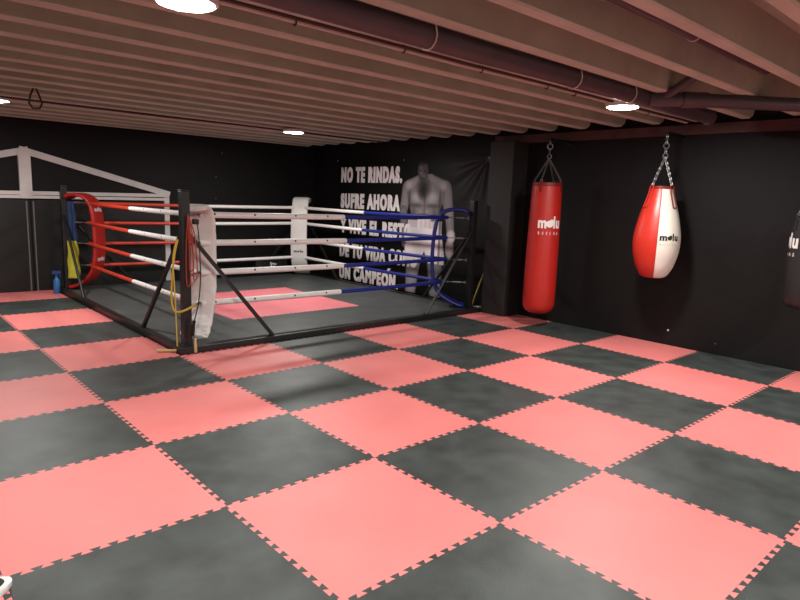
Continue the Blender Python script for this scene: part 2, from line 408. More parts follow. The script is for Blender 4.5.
for key, (px, py, sx, sy) in posts.items():
    mb = MB(); mb.box(px-0.042, px+0.042, py-0.042, py+0.042, 0.0, 1.60, bev=0.006)
    mb.box(px-0.075, px+0.075, py-0.075, py+0.075, 0.0, 0.07, bev=0.004)
    post = mb.build('corner_post', M['black_steel'], ringo)
    cap = MB(); cap.box(px-0.045, px+0.045, py-0.045, py+0.045, 1.60, 1.615, bev=0.004); cap.build('post_cap', M['black_steel'], post)
    corner[key] = (px+sx*D, py+sy*D)
    for z in RZ:                                          # turnbuckle: eye, barrel, hook
        tb = MB(); a = Vector((px+sx*0.043, py+sy*0.043, z)); b = Vector((px+sx*(D-0.02), py+sy*(D-0.02), z)); t = (b-a)
        tb.tube([a, a+t*0.25], 0.006, 8); tb.tube([a+t*0.25, a+t*0.27, a+t*0.68, a+t*0.7], [0.006, 0.014, 0.014, 0.006], 8); tb.tube([a+t*0.7, b], 0.006, 8)
        ring(tb, a+t*0.02, 0.018, 0.004, (sy, -sx, 0)); ring(tb, b, 0.03, 0.006, (0,0,1))
        tb.build('turnbuckle', M['dull_steel'], post, smooth=True)
    # corner pad: bowed strip covering the rope corner
    pm = {'N': 'white_vinyl', 'F': 'white_vinyl', 'L': 'red_vinyl', 'R': 'blue_vinyl'}[key]
    prof = [(0.05,1.435),(0.10,1.475),(0.18,1.485),(0.25,1.462),(0.305,1.405),(0.34,1.31),(0.36,1.15),(0.37,0.95),(0.372,0.75),(0.362,0.55),(0.335,0.38),(0.28,0.25),(0.20,0.16),(0.12,0.105),(0.05,0.085)]
    if key == 'F': prof = [(0.05,1.46),(0.11,1.52),(0.2,1.535),(0.27,1.50)] + prof[4:]
    if key == 'N': prof = [(0.13,1.425),(0.165,1.445),(0.20,1.445),(0.235,1.425),(0.27,1.385),(0.305,1.30),(0.32,1.15),(0.325,0.95),(0.322,0.75),(0.308,0.55),(0.275,0.38),(0.225,0.25),(0.18,0.17),(0.155,0.125),(0.13,0.095)]
    if key == 'R': prof = [(d_+0.03*smooth(0.15, 0.3, d_), z_) for d_, z_ in prof]
    W = 0.155; th = 0.028
    ss = 1/sqrt(2); inw = Vector((sx*ss, sy*ss, 0)); wid = Vector((-inw.y, inw.x, 0))
    def smooth_prof(p, m=4):
        out = []
        for i in range(len(p)-1):
            p0 = p[max(i-1,0)]; p1 = p[i]; p2 = p[i+1]; p3 = p[min(i+2,len(p)-1)]
            for q in range(m):
                t = q/m
                out.append(tuple(0.5*((2*p1[c])+(-p0[c]+p2[c])*t+(2*p0[c]-5*p1[c]+4*p2[c]-p3[c])*t*t+(-p0[c]+3*p1[c]-3*p2[c]+p3[c])*t**3) for c in (0,1)))
        return out+[p[-1]]
    sp = smooth_prof(prof); n = len(sp)
    mb = MB(); S = 9; rows = []
    for i, (dd, z) in enumerate(sp):
        a = sp[max(i-1,0)]; b = sp[min(i+1,n-1)]; tx, tz = (b[0]-a[0])*1.414, b[1]-a[1]; L = sqrt(tx*tx+tz*tz); nx, nz = -tz/L, tx/L   # points inward into ring
        fr = i/(n-1); e_ = min(1, min(fr, 1-fr)/0.09); we = W*(0.62+0.38*sqrt(max(0, 1-(1-e_)**2)))
        base = Vector((px, py, 0)) + inw*(dd*1.414) + Vector((0,0,z)); nv = inw*nx + Vector((0,0,nz))
        row = []
        lo_ = smooth(1.0, 0.5, z); wr = (0.006+0.008*lo_)*sin(i*1.3)+0.005*sin(i*2.9+1) if key == 'N' else 0.0015*sin(i*1.7)
        for q in range(2*S):
            an = 2*pi*q/(2*S); cx = cos(an); cy = sin(an)
            ex = (abs(cx)**0.35)*(1 if cx > 0 else -1)*we; ey = (abs(cy)**0.6)*(1 if cy > 0 else -1)*th
            row.append(base + wid*ex + nv*(ey + wr*cx*cx*0.8 + (wr*sin(3*cx+i) if cy < 0 else 0)))
        rows.append(row)
    m2 = 2*S; vs = [v for r in rows for v in r]
    fs = [(i*m2+q, i*m2+(q+1) % m2, (i+1)*m2+(q+1) % m2, (i+1)*m2+q) for i in range(n-1) for q in range(m2)]
    fs += [tuple(range(m2))[::-1], tuple((n-1)*m2+q for q in range(m2))]
    mb.add(vs, fs)
    pad = mb.build('corner_pad', M[pm], ringo, smooth=True, angle=60)
    pad['label'] = {'N': 'white corner pad', 'F': 'white corner pad', 'L': 'red corner pad', 'R': 'blue corner pad'}[key]
    if key in ('L', 'F'):                                # the printed word mark on the inner face
        for zc, big in (((1.24, 1), (0.50, 1)) if key == 'L' else ((0.52, 1),)):
            def on_pad(x, y, zc=zc):
                z = zc + y; j = min(range(n), key=lambda i: abs(sp[i][1]-z) if sp[i][0] > 0.24 else 9)
                j = max(1, min(n-2, j)); (d0, z0), (d1, z1) = (sp[j], sp[j+1]) if sp[j][1] >= z else (sp[j-1], sp[j])
                t = 0 if abs(z1-z0) < 1e-6 else (z-z0)/(z1-z0); dd = d0+(d1-d0)*t
                p = Vector((px, py, z)) + inw*(dd*1.414+th+0.004) + wid*(x if wid.dot(rt) > 0 else -x)
                return p
            lm = MB(); lw, lh = (0.18, 0.075) if key == 'L' else (0.18, 0.055)
            molu_logo(lm, lw, lh, lambda x, y: on_pad(x-lw/2, y), sub=False, slices=3)
            lm.build('logo', M['ink_white' if key == 'L' else 'ink_black'], pad)
# ropes: four a side, half of each cover in the colour of its corner
sides = [('N', 'L'), ('N', 'R'), ('R', 'F'), ('L', 'F')]
RC = {'N': 'white_rope', 'F': 'white_rope', 'L': 'red_rope', 'R': 'blue_rope'}
for a, b in sides:
    A2, B2 = corner[a], corner[b]
    for iz, z in enumerate(RZ):
        A = Vector((*A2, z)); B = Vector((*B2, z)); L = (B-A).length; t = (B-A).normalized()
        sag = 0.012
        def pt(f): return A + (B-A)*f + Vector((0,0,-sag*4*f*(1-f)))
        core = MB(); core.tube([pt(f/16) for f in range(17)], 0.013, 8)
        rope = core.build('rope', M['black_steel'], ringo, smooth=True)
        white_first = RC[a] == 'white_rope'
        mid = 0.5 + (0.02 if (a, b) == ('N', 'L') else 0) + [0, 0.01, 0.0, -0.008][iz]
        nr = (a, b) == ('N', 'R')
        for (f0, f1, cc, end) in ((0.004, mid, RC[a], a), (mid, 0.996, RC[b], b)):
            R = 0.0285 if cc == 'white_rope' else 0.0255
            if nr and cc == 'white_rope': R = 0.033
            cv = MB(); fr = [f0+(f1-f0)*q/12 for q in range(13)]
            rr = [R]*13; rr[0] *= 0.94; rr[-1] *= 0.94
            cv.tube([pt(f) for f in fr], rr, 14)
            c = cv.build('rope_cover', M[cc], rope, smooth=True)
            c['label'] = {'white_rope': 'white padded rope cover', 'red_rope': 'red padded rope cover', 'blue_rope': 'blue padded rope cover'}[cc]
            if cc == 'white_rope' and (nr or (a, b) == ('N', 'L')):
                out = Vector((0,-1,0)) if nr else Vector((-1,0,0))
                for f in ((0.045, 0.17, 0.31, 0.43) if nr else (0.10, 0.24, 0.38)):
                    p = pt(f) + (out*0.9+Vector((0,0,0.3))).normalized()*(R-0.001); q = (out*0.9+Vector((0,0,0.3))).normalized()
                    s0 = 0.012 if nr else 0.007
                    sn = MB(); sn.tube([p, p+q*0.003, p+q*0.006], [s0, s0*0.9, s0*0.4], 10)
                    sn.build('snap', M['ink_black'], c, smooth=True)
# braces: two to each post, along the base beams
LB = 1.02
for key, (px, py, sx, sy) in posts.items():
    for ax in (0, 1):
        L_ = LBR[key] if ax == 0 else LB
        foot = Vector((px+sx*L_, RY0+0.045 if sy > 0 else RY1-0.045, 0.06)) if ax == 0 else Vector((RX0+0.045 if sx > 0 else RX1-0.045, py+sy*L_, 0.06))
        if (key, ax) == ('L', 1): foot.y = 5.47
        top = Vector((px+sx*0.045, py-sy*0.02, 1.17)) if ax == 0 else Vector((px-sx*0.02, py+sy*0.045, 1.17))
        mb = MB()
        if key in ('N', 'F'): mb.bar(foot, top, 0.036, 0.036)
        else: mb.tube([foot, top], 0.020, 12)
        tdir = Vector((sx, 0, 0)) if ax == 0 else Vector((0, sy, 0))
        mb.bar(foot-tdir*0.05+Vector((0,0,0.005)), foot+tdir*0.05+Vector((0,0,0.005)), 0.05, 0.006)
        mb.build('brace', M['black_steel'] if key in ('N', 'F') else M['black_steel'], ringo)

# ring floor: sixteen mats, the four in the middle pink
xs = [RX0+0.088, 2.14, 3.125, 4.11, RX1-0.088]; ys = [RY0+0.088, 3.09, 4.105, 5.12, RY1-0.088]
def seam(p0, p1, straight):
    if straight: return [p0, p1]
    dx, dy = p1[0]-p0[0], p1[1]-p0[1]; L = sqrt(dx*dx+dy*dy)
    return [(p0[0]+dx*t-dy/L*o, p0[1]+dy*t+dx/L*o) for t, o in EP]
def hs(i, j): return seam((xs[i], ys[j]), (xs[i+1], ys[j]), j in (0, 4))
def vs_(i, j): return seam((xs[i], ys[j]), (xs[i], ys[j+1]), i in (0, 4))
COLN = ['left', 'second', 'third', 'right']; ROWN = ['front row', 'second row', 'third row', 'back row']
for i in range(4):
    for j in range(4):
        poly = dedupe(hs(i, j)[:-1] + vs_(i+1, j)[:-1] + hs(i, j+1)[::-1][:-1] + vs_(i, j)[::-1][:-1])
        # keep clear of the post feet
        for key, (px, py, sx, sy) in posts.items():
            if abs(poly[0][0]-px) < 9 and ((i == 0) == (sx > 0)) and i in (0, 3) and ((j == 0) == (sy > 0)) and j in (0, 3):
                cx, cy = px+sx*0.08, py+sy*0.08; out = []
                for p in poly:
                    if (p[0]-cx)*sx < 0 and (p[1]-cy)*sy < 0:
                        seq = [(p[0], cy), (cx, cy), (cx, p[1])]
                        if sx*sy < 0: pass
                        # walk order: counter-clockwise
                        first_is_x = (sx > 0 and sy > 0) or (sx < 0 and sy < 0)
                        out += seq if first_is_x else seq[::-1]
                    else: out.append(p)
                poly = out
        pk = i in (1, 2) and j in (1, 2)
        mb = MB(); mb.prism(poly, ZF+0.0005, RT)
        o = mb.build('ring_mat', M['ring_pink' if pk else 'ring_black'])
        if pk: lab = f'pink foam mat in the middle of the ring, {"front" if j == 1 else "back"} {"left" if i == 1 else "right"} of the four'
        elif j == 0: lab = ['black ring floor mat in the front left corner', 'black ring floor mat along the front edge, left of its middle', 'black ring floor mat along the front edge, right of its middle', 'black ring floor mat in the front right corner by the blue pad'][i]
        elif j == 3: lab = ['black ring floor mat in the back left corner by the red pad', 'black ring floor mat along the back edge, left of its middle', 'black ring floor mat along the back edge, right of its middle', 'black ring floor mat in the far corner under the white pad'][i]
        else: lab = f'black ring floor mat along the {"left" if i == 0 else "right"} edge beside the {"front" if j == 1 else "back"} pink mats'
        tag(o, lab, 'mat', 'foam mats forming the ring floor')

# ------------------------------------------------------------------ banner on the right wall behind the ring
BY, BW, BZ0, BZ1 = 6.06, 3.83, 0.02, 2.31
ban = thing('motivational_banner', 'dark printed banner with white Spanish slogan and shirtless boxer behind the ring', 'banner', (X1-0.01, BY-BW/2, 0))
def cap_(u, v, a, b, ra, rb):                             # coverage and rounding of a tapered capsule
    ax, ay = a; bx, by = b; dx, dy = bx-ax, by-ay; t = max(0, min(1, ((u-ax)*dx+(v-ay)*dy)/(dx*dx+dy*dy)))
    r = ra+(rb-ra)*t; d = sqrt((u-ax-dx*t)**2+(v-ay-dy*t)**2)
    return d/r
def blob(u, v, cx, cy, rx, ry): return sqrt(((u-cx)/rx)**2+((v-cy)/ry)**2)
def figure(u, v):
    c = 0.0025 + 0.013*smooth(2.7, 3.7, u)*smooth(0.3, 2.2, v)       # dark print, a little paler on the right
    def put(d, shade, edge=0.10, rim=0.55):
        nonlocal c
        if d < 1.0:
            a = smooth(1.0, 1.0-edge, d); s = shade*(1-rim*d**2.5)
            c = c*(1-a)+s*a
    C = 2.44
    def lit(cx, cy, rx, ry, k):
        nonlocal c
        d = blob(u, v, cx, cy, rx, ry)
        if d < 1: c += k*(1-d*d)**2
    def dim(cx, cy, rx, ry, k):
        nonlocal c
        d = blob(u, v, cx, cy, rx, ry)
        if d < 1: c *= 1-k*(1-d*d)
    put(cap_(u, v, (C-0.20,0.66), (C-0.25,0.05), 0.19, 0.13), 0.20)         # legs
    put(cap_(u, v, (C+0.30,0.66), (C+0.34,0.05), 0.19, 0.13), 0.15)
    put(cap_(u, v, (C-0.415,1.79), (C-0.50,1.40), 0.135, 0.100), 0.17)      # arm on the left
    put(cap_(u, v, (C-0.50,1.40), (C-0.46,0.98), 0.100, 0.080), 0.13)
    put(cap_(u, v, (C+0.47,1.79), (C+0.58,1.40), 0.140, 0.105), 0.16)       # arm on the right
    put(cap_(u, v, (C+0.58,1.40), (C+0.64,1.00), 0.100, 0.080), 0.20)
    put(blob(u, v, C-0.45, 0.90, 0.08, 0.12), 0.20); put(blob(u, v, C+0.62, 0.84, 0.10, 0.17), 0.30)    # hands
    put(cap_(u, v, (C+0.635,1.06), (C+0.640,1.02), 0.095, 0.095), 0.50)     # wrist tape
    if 1.18 < v < 2.02:                                                    # trunk
        hw = (0.47-0.13*smooth(1.72, 1.32, v))*(1-0.66*smooth(1.80, 2.03, v)); dd = abs(u-C-0.02)/hw
        put(dd, 0.17, 0.10, 0.50)
    put(cap_(u, v, (C-0.40,1.83), (C-0.10,1.95), 0.11, 0.09), 0.19, 0.4, 0.5)
    put(cap_(u, v, (C+0.44,1.83), (C+0.12,1.95), 0.11, 0.09), 0.17, 0.4, 0.5)
    lit(C-0.38, 1.84, 0.13, 0.12, 0.09); lit(C+0.43, 1.83, 0.13, 0.12, 0.07)
    for sx in (-1, 1):
        lit(C+sx*0.19, 1.64, 0.19, 0.13, 0.13); dim(C+sx*0.20, 1.505, 0.22, 0.045, 0.55)
        dim(C+sx*0.36, 1.60, 0.035, 0.22, 0.60)
        lit(C+sx*0.085, 1.41, 0.07, 0.045, 0.06); lit(C+sx*0.085, 1.33, 0.07, 0.04, 0.05)
        dim(C+sx*0.24, 1.36, 0.06, 0.14, 0.35)
    dim(C+0.01, 1.55, 0.030, 0.26, 0.45); dim(C, 1.37, 0.16, 0.014, 0.4)
    dim(C-0.03, 1.80, 0.21, 0.24, 0.90); dim(C-0.06, 1.70, 0.12, 0.12, 0.5)  # shade under the bowed head
    put(blob(u, v, C-0.06, 2.075, 0.135, 0.195), 0.060, 0.2, 0.4)          # bowed head
    lit(C-0.10, 2.05, 0.07, 0.09, 0.06); lit(C-0.03, 1.99, 0.04, 0.05, 0.07); lit(C-0.12, 2.13, 0.07, 0.03, 0.05)
    dim(C-0.05, 2.23, 0.16, 0.075, 0.9)
    dim(C-0.115, 2.075, 0.045, 0.03, 0.5); dim(C-0.02, 2.070, 0.045, 0.03, 0.5); dim(C-0.06, 1.955, 0.05, 0.012, 0.6)
    if 0.56 < v < 1.26:                                                    # white trunks
        l = C-0.38-0.06*smooth(1.2, 0.6, v); r = C+0.42+0.10*smooth(1.2, 0.6, v)
        if l < u < r and not (abs(u-C-0.05) < 0.09*smooth(0.78, 0.56, v)):
            c = 0.68*(0.86+0.14*sin(u*9+v*3))*(1-0.30*smooth(0.32, 0.5, abs(u-C)))*(0.8+0.2*smooth(0.5, 0.9, v))
            if 1.14 < v: c *= 0.80
            if C+0.36 < u < C+0.41: c *= 0.35
    if 1.13 < v < 1.32 and abs(u-C-0.02) < 0.15: c = 0.50 + 0.08*(sin(u*60) > 0.3)
    return c
NU, NV = 300, 190
mb = MB(); cols = []
for j in range(NV+1):
    for i in range(NU+1):
        u = BW*i/NU; v0 = j/NV; top = BZ1-0.035*(u/BW); v = BZ0+(top-BZ0)*v0
        du, dv = BW-0.05-u, top-0.03-v; rr = sqrt(du*du+dv*dv)+1e-6; an = atan2(dv, du)
        fold = 0.016*sin(an*13)*smooth(1.35, 0.25, rr)*smooth(0.0, 0.12, rr)
        fold += 0.004*sin(u*2.1+v*1.3)
        mb.v.append((X1-0.034+fold*0.9, BY-u, v)); cols.append(figure(u, v))
for j in range(NV):
    for i in range(NU):
        a = j*(NU+1)+i; mb.f.append((a, a+1, a+NU+2, a+NU+1))
sheet = mb.build('banner_sheet', M['banner'], ban, smooth=True, angle=80)
at = sheet.data.color_attributes.new('paint', 'FLOAT_COLOR', 'POINT')
flat = []
for c in cols: c *= 1.35; flat += [c*1.05, c*0.93, c*0.97, 1.0]
at.data.foreach_set('color', flat)
lines = [('NO TE RINDAS.', 1.73, 1.868, 0.290), ('SUFRE AHORA', 1.70, 1.385, 0.285), ('Y VIVE EL RESTO', 2.02, 0.915, 0.275), ('DE TU VIDA COMO', 2.19, 0.450, 0.275), ('UN CAMPEÓN.', 1.73, 0.020, 0.270)]
for s, w, z, h in lines:
    lm = MB(); u0 = 0.150
    for sh in (-0.009, 0.0, 0.009):                      # heavy condensed strokes
        fn = lambda x, y, z=z, u0=u0, sh=sh: (X1-0.042-0.0008*(sh+0.009)/0.009, BY-u0-x-sh, z+y)
        text_into(lm, s.replace('Ó', 'O'), w, h, fn, 0.056, 0, spacing=1.26)
    if 'Ó' in s: lm.add([fn(x, y) for x, y in ((1.40,h+0.015),(1.46,h+0.015),(1.52,h+0.080),(1.44,h+0.080))], [(0,1,2,3)])
    lo = lm.build('slogan_line', M['letter'], ban)
em = MB()
for (u, v) in ((0.03, BZ1-0.03), (BW/2, BZ1-0.05), (BW-0.03, BZ1-0.06), (0.03, BZ0+0.03), (BW-0.03, BZ0+0.03)):
    e = MB(); ring(e, (X1-0.046, BY-u, v), 0.014, 0.004, (1,0,0)); e.build('eyelet', M['dull_steel'], ban, smooth=True)

# ------------------------------------------------------------------ punch bags
def facing(c): return atan2(CAM.y-c[1], CAM.x-c[0])
def bracket(c, label):
    t = thing('bag_bracket', label, 'bracket', (5.74, c[1], 2.42), 'bag brackets under the beam')
    mb = MB(); mb.box(c[0]-0.03, 5.86, c[1]-0.02, c[1]+0.02, 2.405, 2.44); mb.build('arm', M['black_steel'], t)
    mb = MB(); mb.box(5.845, 5.879, c[1]-0.03, c[1]+0.03, 2.395, 2.4395); mb.build('wall_plate', M['black_steel'], t)

# long red bag
c1 = (5.42, 0.93); f1 = facing(c1)
b = thing('heavy_bag', 'long red heavy bag with white word mark hanging beside the pillar', 'punching bag', (c1[0], c1[1], 0.18))
prof = [(0.175, 0.001), (0.178, 0.07), (0.19, 0.125), (0.215, 0.168), (0.255, 0.196), (0.31, 0.207), (0.5, 0.210), (0.9, 0.207), (1.3, 0.201), (1.6, 0.195), (1.78, 0.191), (1.835, 0.189)]
mb = MB(); mb.lathe(prof, (c1[0], c1[1], 0), 48); mb.build('bag_body', M['bag_red'], b, smooth=True)
mb = MB(); mb.lathe([(1.835, 0.1895), (1.85, 0.192), (1.875, 0.190), (1.882, 0.183), (1.875, 0.17), (1.85, 0.14), (1.845, 0.001)], (c1[0], c1[1], 0), 48); mb.build('top_rim', M['bag_dark_red'], b, smooth=True)
apex = Vector((c1[0], c1[1], 2.19))
for q in range(4):
    a = f1 + pi/4*1.0 + q*pi/2 + 0.35; p = Vector((c1[0]+0.178*cos(a), c1[1]+0.178*sin(a), 1.88))
    mb = MB(); mb.bar(p+Vector((0.014*cos(a), 0.014*sin(a), -0.12)), p+Vector((0.010*cos(a), 0.010*sin(a), 0.02)), 0.03, 0.006, up=(cos(a), sin(a), 0)); mb.build('strap', M['bag_dark_red'], b)
    mb = MB(); ring(mb, p+Vector((0,0,0.02)), 0.018, 0.004, (cos(a), sin(a), 0)); chain(mb, p+Vector((0,0,0.03)), apex, 0.034, 0.0036); mb.build('chain', M['zinc'], b, smooth=True)
mb = MB(); ring(mb, apex+Vector((0,0,0.02)), 0.026, 0.006, (0.6,0.8,0)); chain(mb, apex+Vector((0,0,0.045)), (c1[0], c1[1], 2.30), 0.04, 0.0045); ring(mb, (c1[0], c1[1], 2.335), 0.034, 0.006, (0.67,0.74,0)); mb.tube([(c1[0], c1[1], 2.365), (c1[0], c1[1], 2.404)], 0.008, 8); mb.build('swivel_hook', M['zinc'], b, smooth=True)
lm = MB(); molu_logo(lm, 0.30, 0.155, lambda x, y: (c1[0]+0.2065*cos(f1-0.40+x/0.203), c1[1]+0.2065*sin(f1-0.40+x/0.203), 1.305+y), slices=10); lm.build('logo', M['ink_white'], b)
bracket(c1, 'black steel arm under the beam holding the long red heavy bag')

# pear bag
c2 = (5.42, -0.578); f2 = facing(c2)
b = thing('pear_bag', 'pear shaped punch bag, half red and half white, hanging on chains', 'punching bag', (c2[0], c2[1], 0.83))
pk = [(0.842, 0.112), (0.86, 0.140), (0.90, 0.168), (0.97, 0.202), (1.08, 0.233), (1.16, 0.246), (1.25, 0.250), (1.34, 0.243), (1.44, 0.225), (1.56, 0.198), (1.68, 0.162), (1.77, 0.134), (1.825, 0.117)]
def cr(p, m=4):
    out = []
    for i in range(len(p)-1):
        p0 = p[max(i-1,0)]; p1 = p[i]; p2 = p[i+1]; p3 = p[min(i+2,len(p)-1)]
        for q in range(m):
            t = q/m; out.append(tuple(0.5*((2*p1[c])+(-p0[c]+p2[c])*t+(2*p0[c]-5*p1[c]+4*p2[c]-p3[c])*t*t+(-p0[c]+3*p1[c]-3*p2[c]+p3[c])*t**3) for c in (0,1)))
    return out+[p[-1]]
pp = cr(pk)
def prad(z):
    for (z0, r0), (z1, r1) in zip(pp, pp[1:]):
        if z0 <= z <= z1: return r0+(r1-r0)*(z-z0)/(z1-z0+1e-9)
    return pp[-1][1]
fs2 = f2 + 0.02
mb = MB(); mb.lathe(pp, (c2[0], c2[1], 0), 24, fs2-pi, fs2); o = mb.build('red_panel', M['pear_red'], b, smooth=True)
mb = MB(); mb.lathe(pp, (c2[0], c2[1], 0), 24, fs2, fs2+pi); o = mb.build('white_panel', M['bag_white'], b, smooth=True)
mb = MB(); mb.lathe([(0.834, 0.001), (0.832, 0.07), (0.836, 0.10), (0.846, 0.116)], (c2[0], c2[1], 0), 40); mb.build('bottom_cap', M['bag_dark_red'], b, smooth=True)
mb = MB(); mb.lathe([(1.82, 0.118), (1.835, 0.122), (1.85, 0.119), (1.855, 0.110), (1.84, 0.10), (1.83, 0.001)], (c2[0], c2[1], 0), 40); mb.build('top_rim', M['bag_dark_red'], b, smooth=True)
for sgn in (0, pi):                                        # raised piping with stitches along the two seams
    mb = MB(); a = fs2+sgn; mb.tube([(c2[0]+(r+0.001)*cos(a), c2[1]+(r+0.001)*sin(a), z) for z, r in pp], 0.0045, 6); mb.build('seam_piping', M['pear_red'], b, smooth=True)
apex = Vector((c2[0], c2[1], 2.17))
for q, a in enumerate((f2-0.95, f2+0.95, f2+pi-0.95, f2+pi+0.95)):
    p = Vector((c2[0]+0.122*cos(a), c2[1]+0.122*sin(a), 1.82))
    m_ = MB(); uu = Vector((-sin(a), cos(a), 0)); pr_ = [Vector((c2[0]+(prad(min(z,1.82))+0.006)*cos(a), c2[1]+(prad(min(z,1.82))+0.006)*sin(a), z)) for z in (1.855, 1.78, 1.70, 1.62)]
    for s_ in (-1, 1): m_.tube([x+uu*0.028*s_ for x in pr_], 0.006, 6)
    m_.tube([pr_[-1]-uu*0.030, pr_[-1]+uu*0.030], 0.006, 6); m_.tube([pr_[0]-uu*0.030, pr_[0]+uu*0.030], 0.006, 6)
    m_.build('strap', M['pear_red'] if q in (0, 3) else M['bag_dark_red'], b, smooth=True)
    if q in (0, 1, 3):
        m_ = MB(); chain(m_, p+Vector((0,0,0.04)), apex, 0.042, 0.0050); m_.build('chain', M['zinc'], b, smooth=True)
mb = MB(); ring(mb, apex+Vector((0,0,0.01)), 0.028, 0.006, (0.6,0.8,0)); chain(mb, apex+Vector((0,0,0.04)), (c2[0], c2[1], 2.26), 0.04, 0.005); ring(mb, (c2[0], c2[1], 2.29), 0.03, 0.006, (0.67,0.74,0)); chain(mb, (c2[0], c2[1], 2.31), (c2[0], c2[1], 2.404), 0.04, 0.005); mb.build('swivel_hook', M['zinc'], b, smooth=True)
lm = MB(); molu_logo(lm, 0.205, 0.080, lambda x, y: (c2[0]+(prad(1.265+y)+0.0035)*cos(f2+0.12+x/0.235), c2[1]+(prad(1.265+y)+0.0035)*sin(f2+0.12+x/0.235), 1.265+y), slices=8, sub=False)
lm.build('logo', M['ink_black'], b)
lm = MB(); 
for i, ch in enumerate('BOXING'):
    text_into(lm, ch, 0.004 if ch == 'I' else 0.012, 0.016, lambda x, y: (c2[0]+(prad(1.215+y)+0.003)*cos(f2+0.12+x/0.25), c2[1]+(prad(1.215+y)+0.003)*sin(f2+0.12+x/0.25), 1.215+y), 0.0, 1, 0.01+i*0.035)
lm.build('small_lettering', M['edge_grey'], b)
bracket(c2, 'black steel arm under the beam holding the red and white pear bag')

# black bag at the right edge
c3 = (5.42, -2.075); f3 = facing(c3)
b = thing('heavy_bag', 'black heavy bag with white lettering at the right edge of the view', 'punching bag', (c3[0], c3[1], 0.70))
prof = [(0.70, 0.001), (0.703, 0.06), (0.715, 0.11), (0.74, 0.15), (0.78, 0.172), (0.84, 0.181), (1.0, 0.182), (1.25, 0.178), (1.48, 0.174), (1.53, 0.172)]
mb = MB(); mb.lathe(prof, (c3[0], c3[1], 0), 48); mb.build('bag_body', M['bag_black'], b, smooth=True)
mb = MB(); mb.lathe([(1.53, 0.173), (1.55, 0.176), (1.575, 0.172), (1.57, 0.15), (1.55, 0.001)], (c3[0], c3[1], 0), 48); mb.build('top_rim', M['black_steel'], b, smooth=True)
apex = Vector((c3[0], c3[1], 1.95))
for q in range(4):
    a = f3 + 0.6 + q*pi/2; p = Vector((c3[0]+0.165*cos(a), c3[1]+0.165*sin(a), 1.575))
    mb = MB(); mb.bar(p+Vector((0.014*cos(a), 0.014*sin(a), -0.12)), p+Vector((0.01*cos(a), 0.01*sin(a), 0.02)), 0.03, 0.006, up=(cos(a), sin(a), 0)); mb.build('strap', M['black_steel'], b)
    mb = MB(); chain(mb, p+Vector((0,0,0.02)), apex, 0.036, 0.004); mb.build('chain', M['zinc'], b, smooth=True)
mb = MB(); ring(mb, apex+Vector((0,0,0.02)), 0.026, 0.006, (0.6,0.8,0)); chain(mb, apex+Vector((0,0,0.045)), (c3[0], c3[1], 2.403), 0.04, 0.0045); mb.build('swivel_hook', M['zinc'], b, smooth=True)
lm = MB(); molu_logo(lm, 0.30, 0.145, lambda x, y: (c3[0]+0.1815*cos(f3-0.62+(x-0.30)/0.178), c3[1]+0.1815*sin(f3-0.62+(x-0.30)/0.178), 1.285+y), slices=10); lm.build('logo', M['ink_white'], b)
bracket(c3, 'black steel arm under the beam holding the black heavy bag')

# ------------------------------------------------------------------ ceiling fittings
lamps = [((-0.03, -0.68), 'large bright round ceiling lamp at the top left of the view'),
         ((4.02, -0.79), 'round ceiling lamp near the right wall, beside the grey pipes'),
         ((3.68, 4.21), 'small looking round ceiling lamp above the far side of the ring'),
         ((0.0, 4.50), 'round ceiling lamp over the left side, at the left picture edge'),
         ((0.02, -4.30), 'unseen round ceiling lamp behind the viewer on the left'),
         ((4.05, -4.30), 'unseen round ceiling lamp behind the viewer on the right')]
for (x, y), lab in lamps:
    t = thing('ceiling_lamp', lab, 'lamp', (x, y, ZB), 'round ceiling lamps')
    mb = MB(); mb.lathe([(0.0, 0.001), (0.0, 0.145), (-0.012, 0.155), (-0.042, 0.152), (-0.046, 0.138), (-0.040, 0.134)], (x, y, ZB), 40); mb.build('housing', M['lamp_body'], t, smooth=True)
    mb = MB(); mb.lathe([(-0.052, 0.0005), (-0.0505, 0.07), (-0.047, 0.115), (-0.042, 0.134)][::-1], (x, y, ZB), 40); mb.build('diffuser', M['lamp' if y > -2 else 'lamp_strong'], t, smooth=True)

def run(name, label, y, z, r, xa, xb, m, cat='pipe', clips=(), clipm='tie_white', group=None, n=12):
    t = thing(name, label, cat, ((xa+xb)/2, y, z), group)
    mb = MB(); mb.tube([(xa+(xb-xa)*q/10, y, z+0.004*sin(q*1.9)) for q in range(11)], r, n); mb.build('run', M[m], t, smooth=True)
    for x in clips:
        mb = MB(); pts = []
        for q in range(9):
            a = -pi*0.15+q*pi*1.3/8; pts.append((x+0.01*q/8, y-(r+0.006)*cos(a), z-(r+0.006)*sin(a)+0.0))
        mb.tube([(pts[0][0]-0.01, pts[0][1]-0.004, z+0.09)]+pts+[(pts[-1][0], pts[-1][1]+0.01, z+0.08)], 0.0055, 6); mb.build('hanger', M[clipm], t, smooth=True)
    return t
run('conduit', 'pale conduit running along a joist through the lamps near the middle', -0.735, ZB-0.014, 0.013, -3.5, 5.5, 'conduit', 'conduit', (0.55, 1.35, 2.1, 2.9, 3.3, 4.6), 'dark_cable')
run('electric_cable', 'thin dark cable beside the pale conduit on the same joist', -0.775, ZB-0.010, 0.010, -3.5, 5.5, 'dark_cable', 'cable', ())
run('electric_cable', 'thin dark cable along the far joist through the ring lamps', 4.36, ZB-0.012, 0.014, -3.5, 5.5, 'dark_cable', 'cable', ())
run('conduit', 'pale thin conduit beside the far lamps above the ring', 4.48, ZB-0.010, 0.010, -3.5, 5.5, 'conduit', 'conduit', ())
FAT = run('drain_pipe', 'fat grey violet pipe hung under the ceiling with a capped end', -1.16, 2.51, 0.068, -3.5, 5.02, 'pvc', 'pipe', (1.15, 2.62, 3.42))
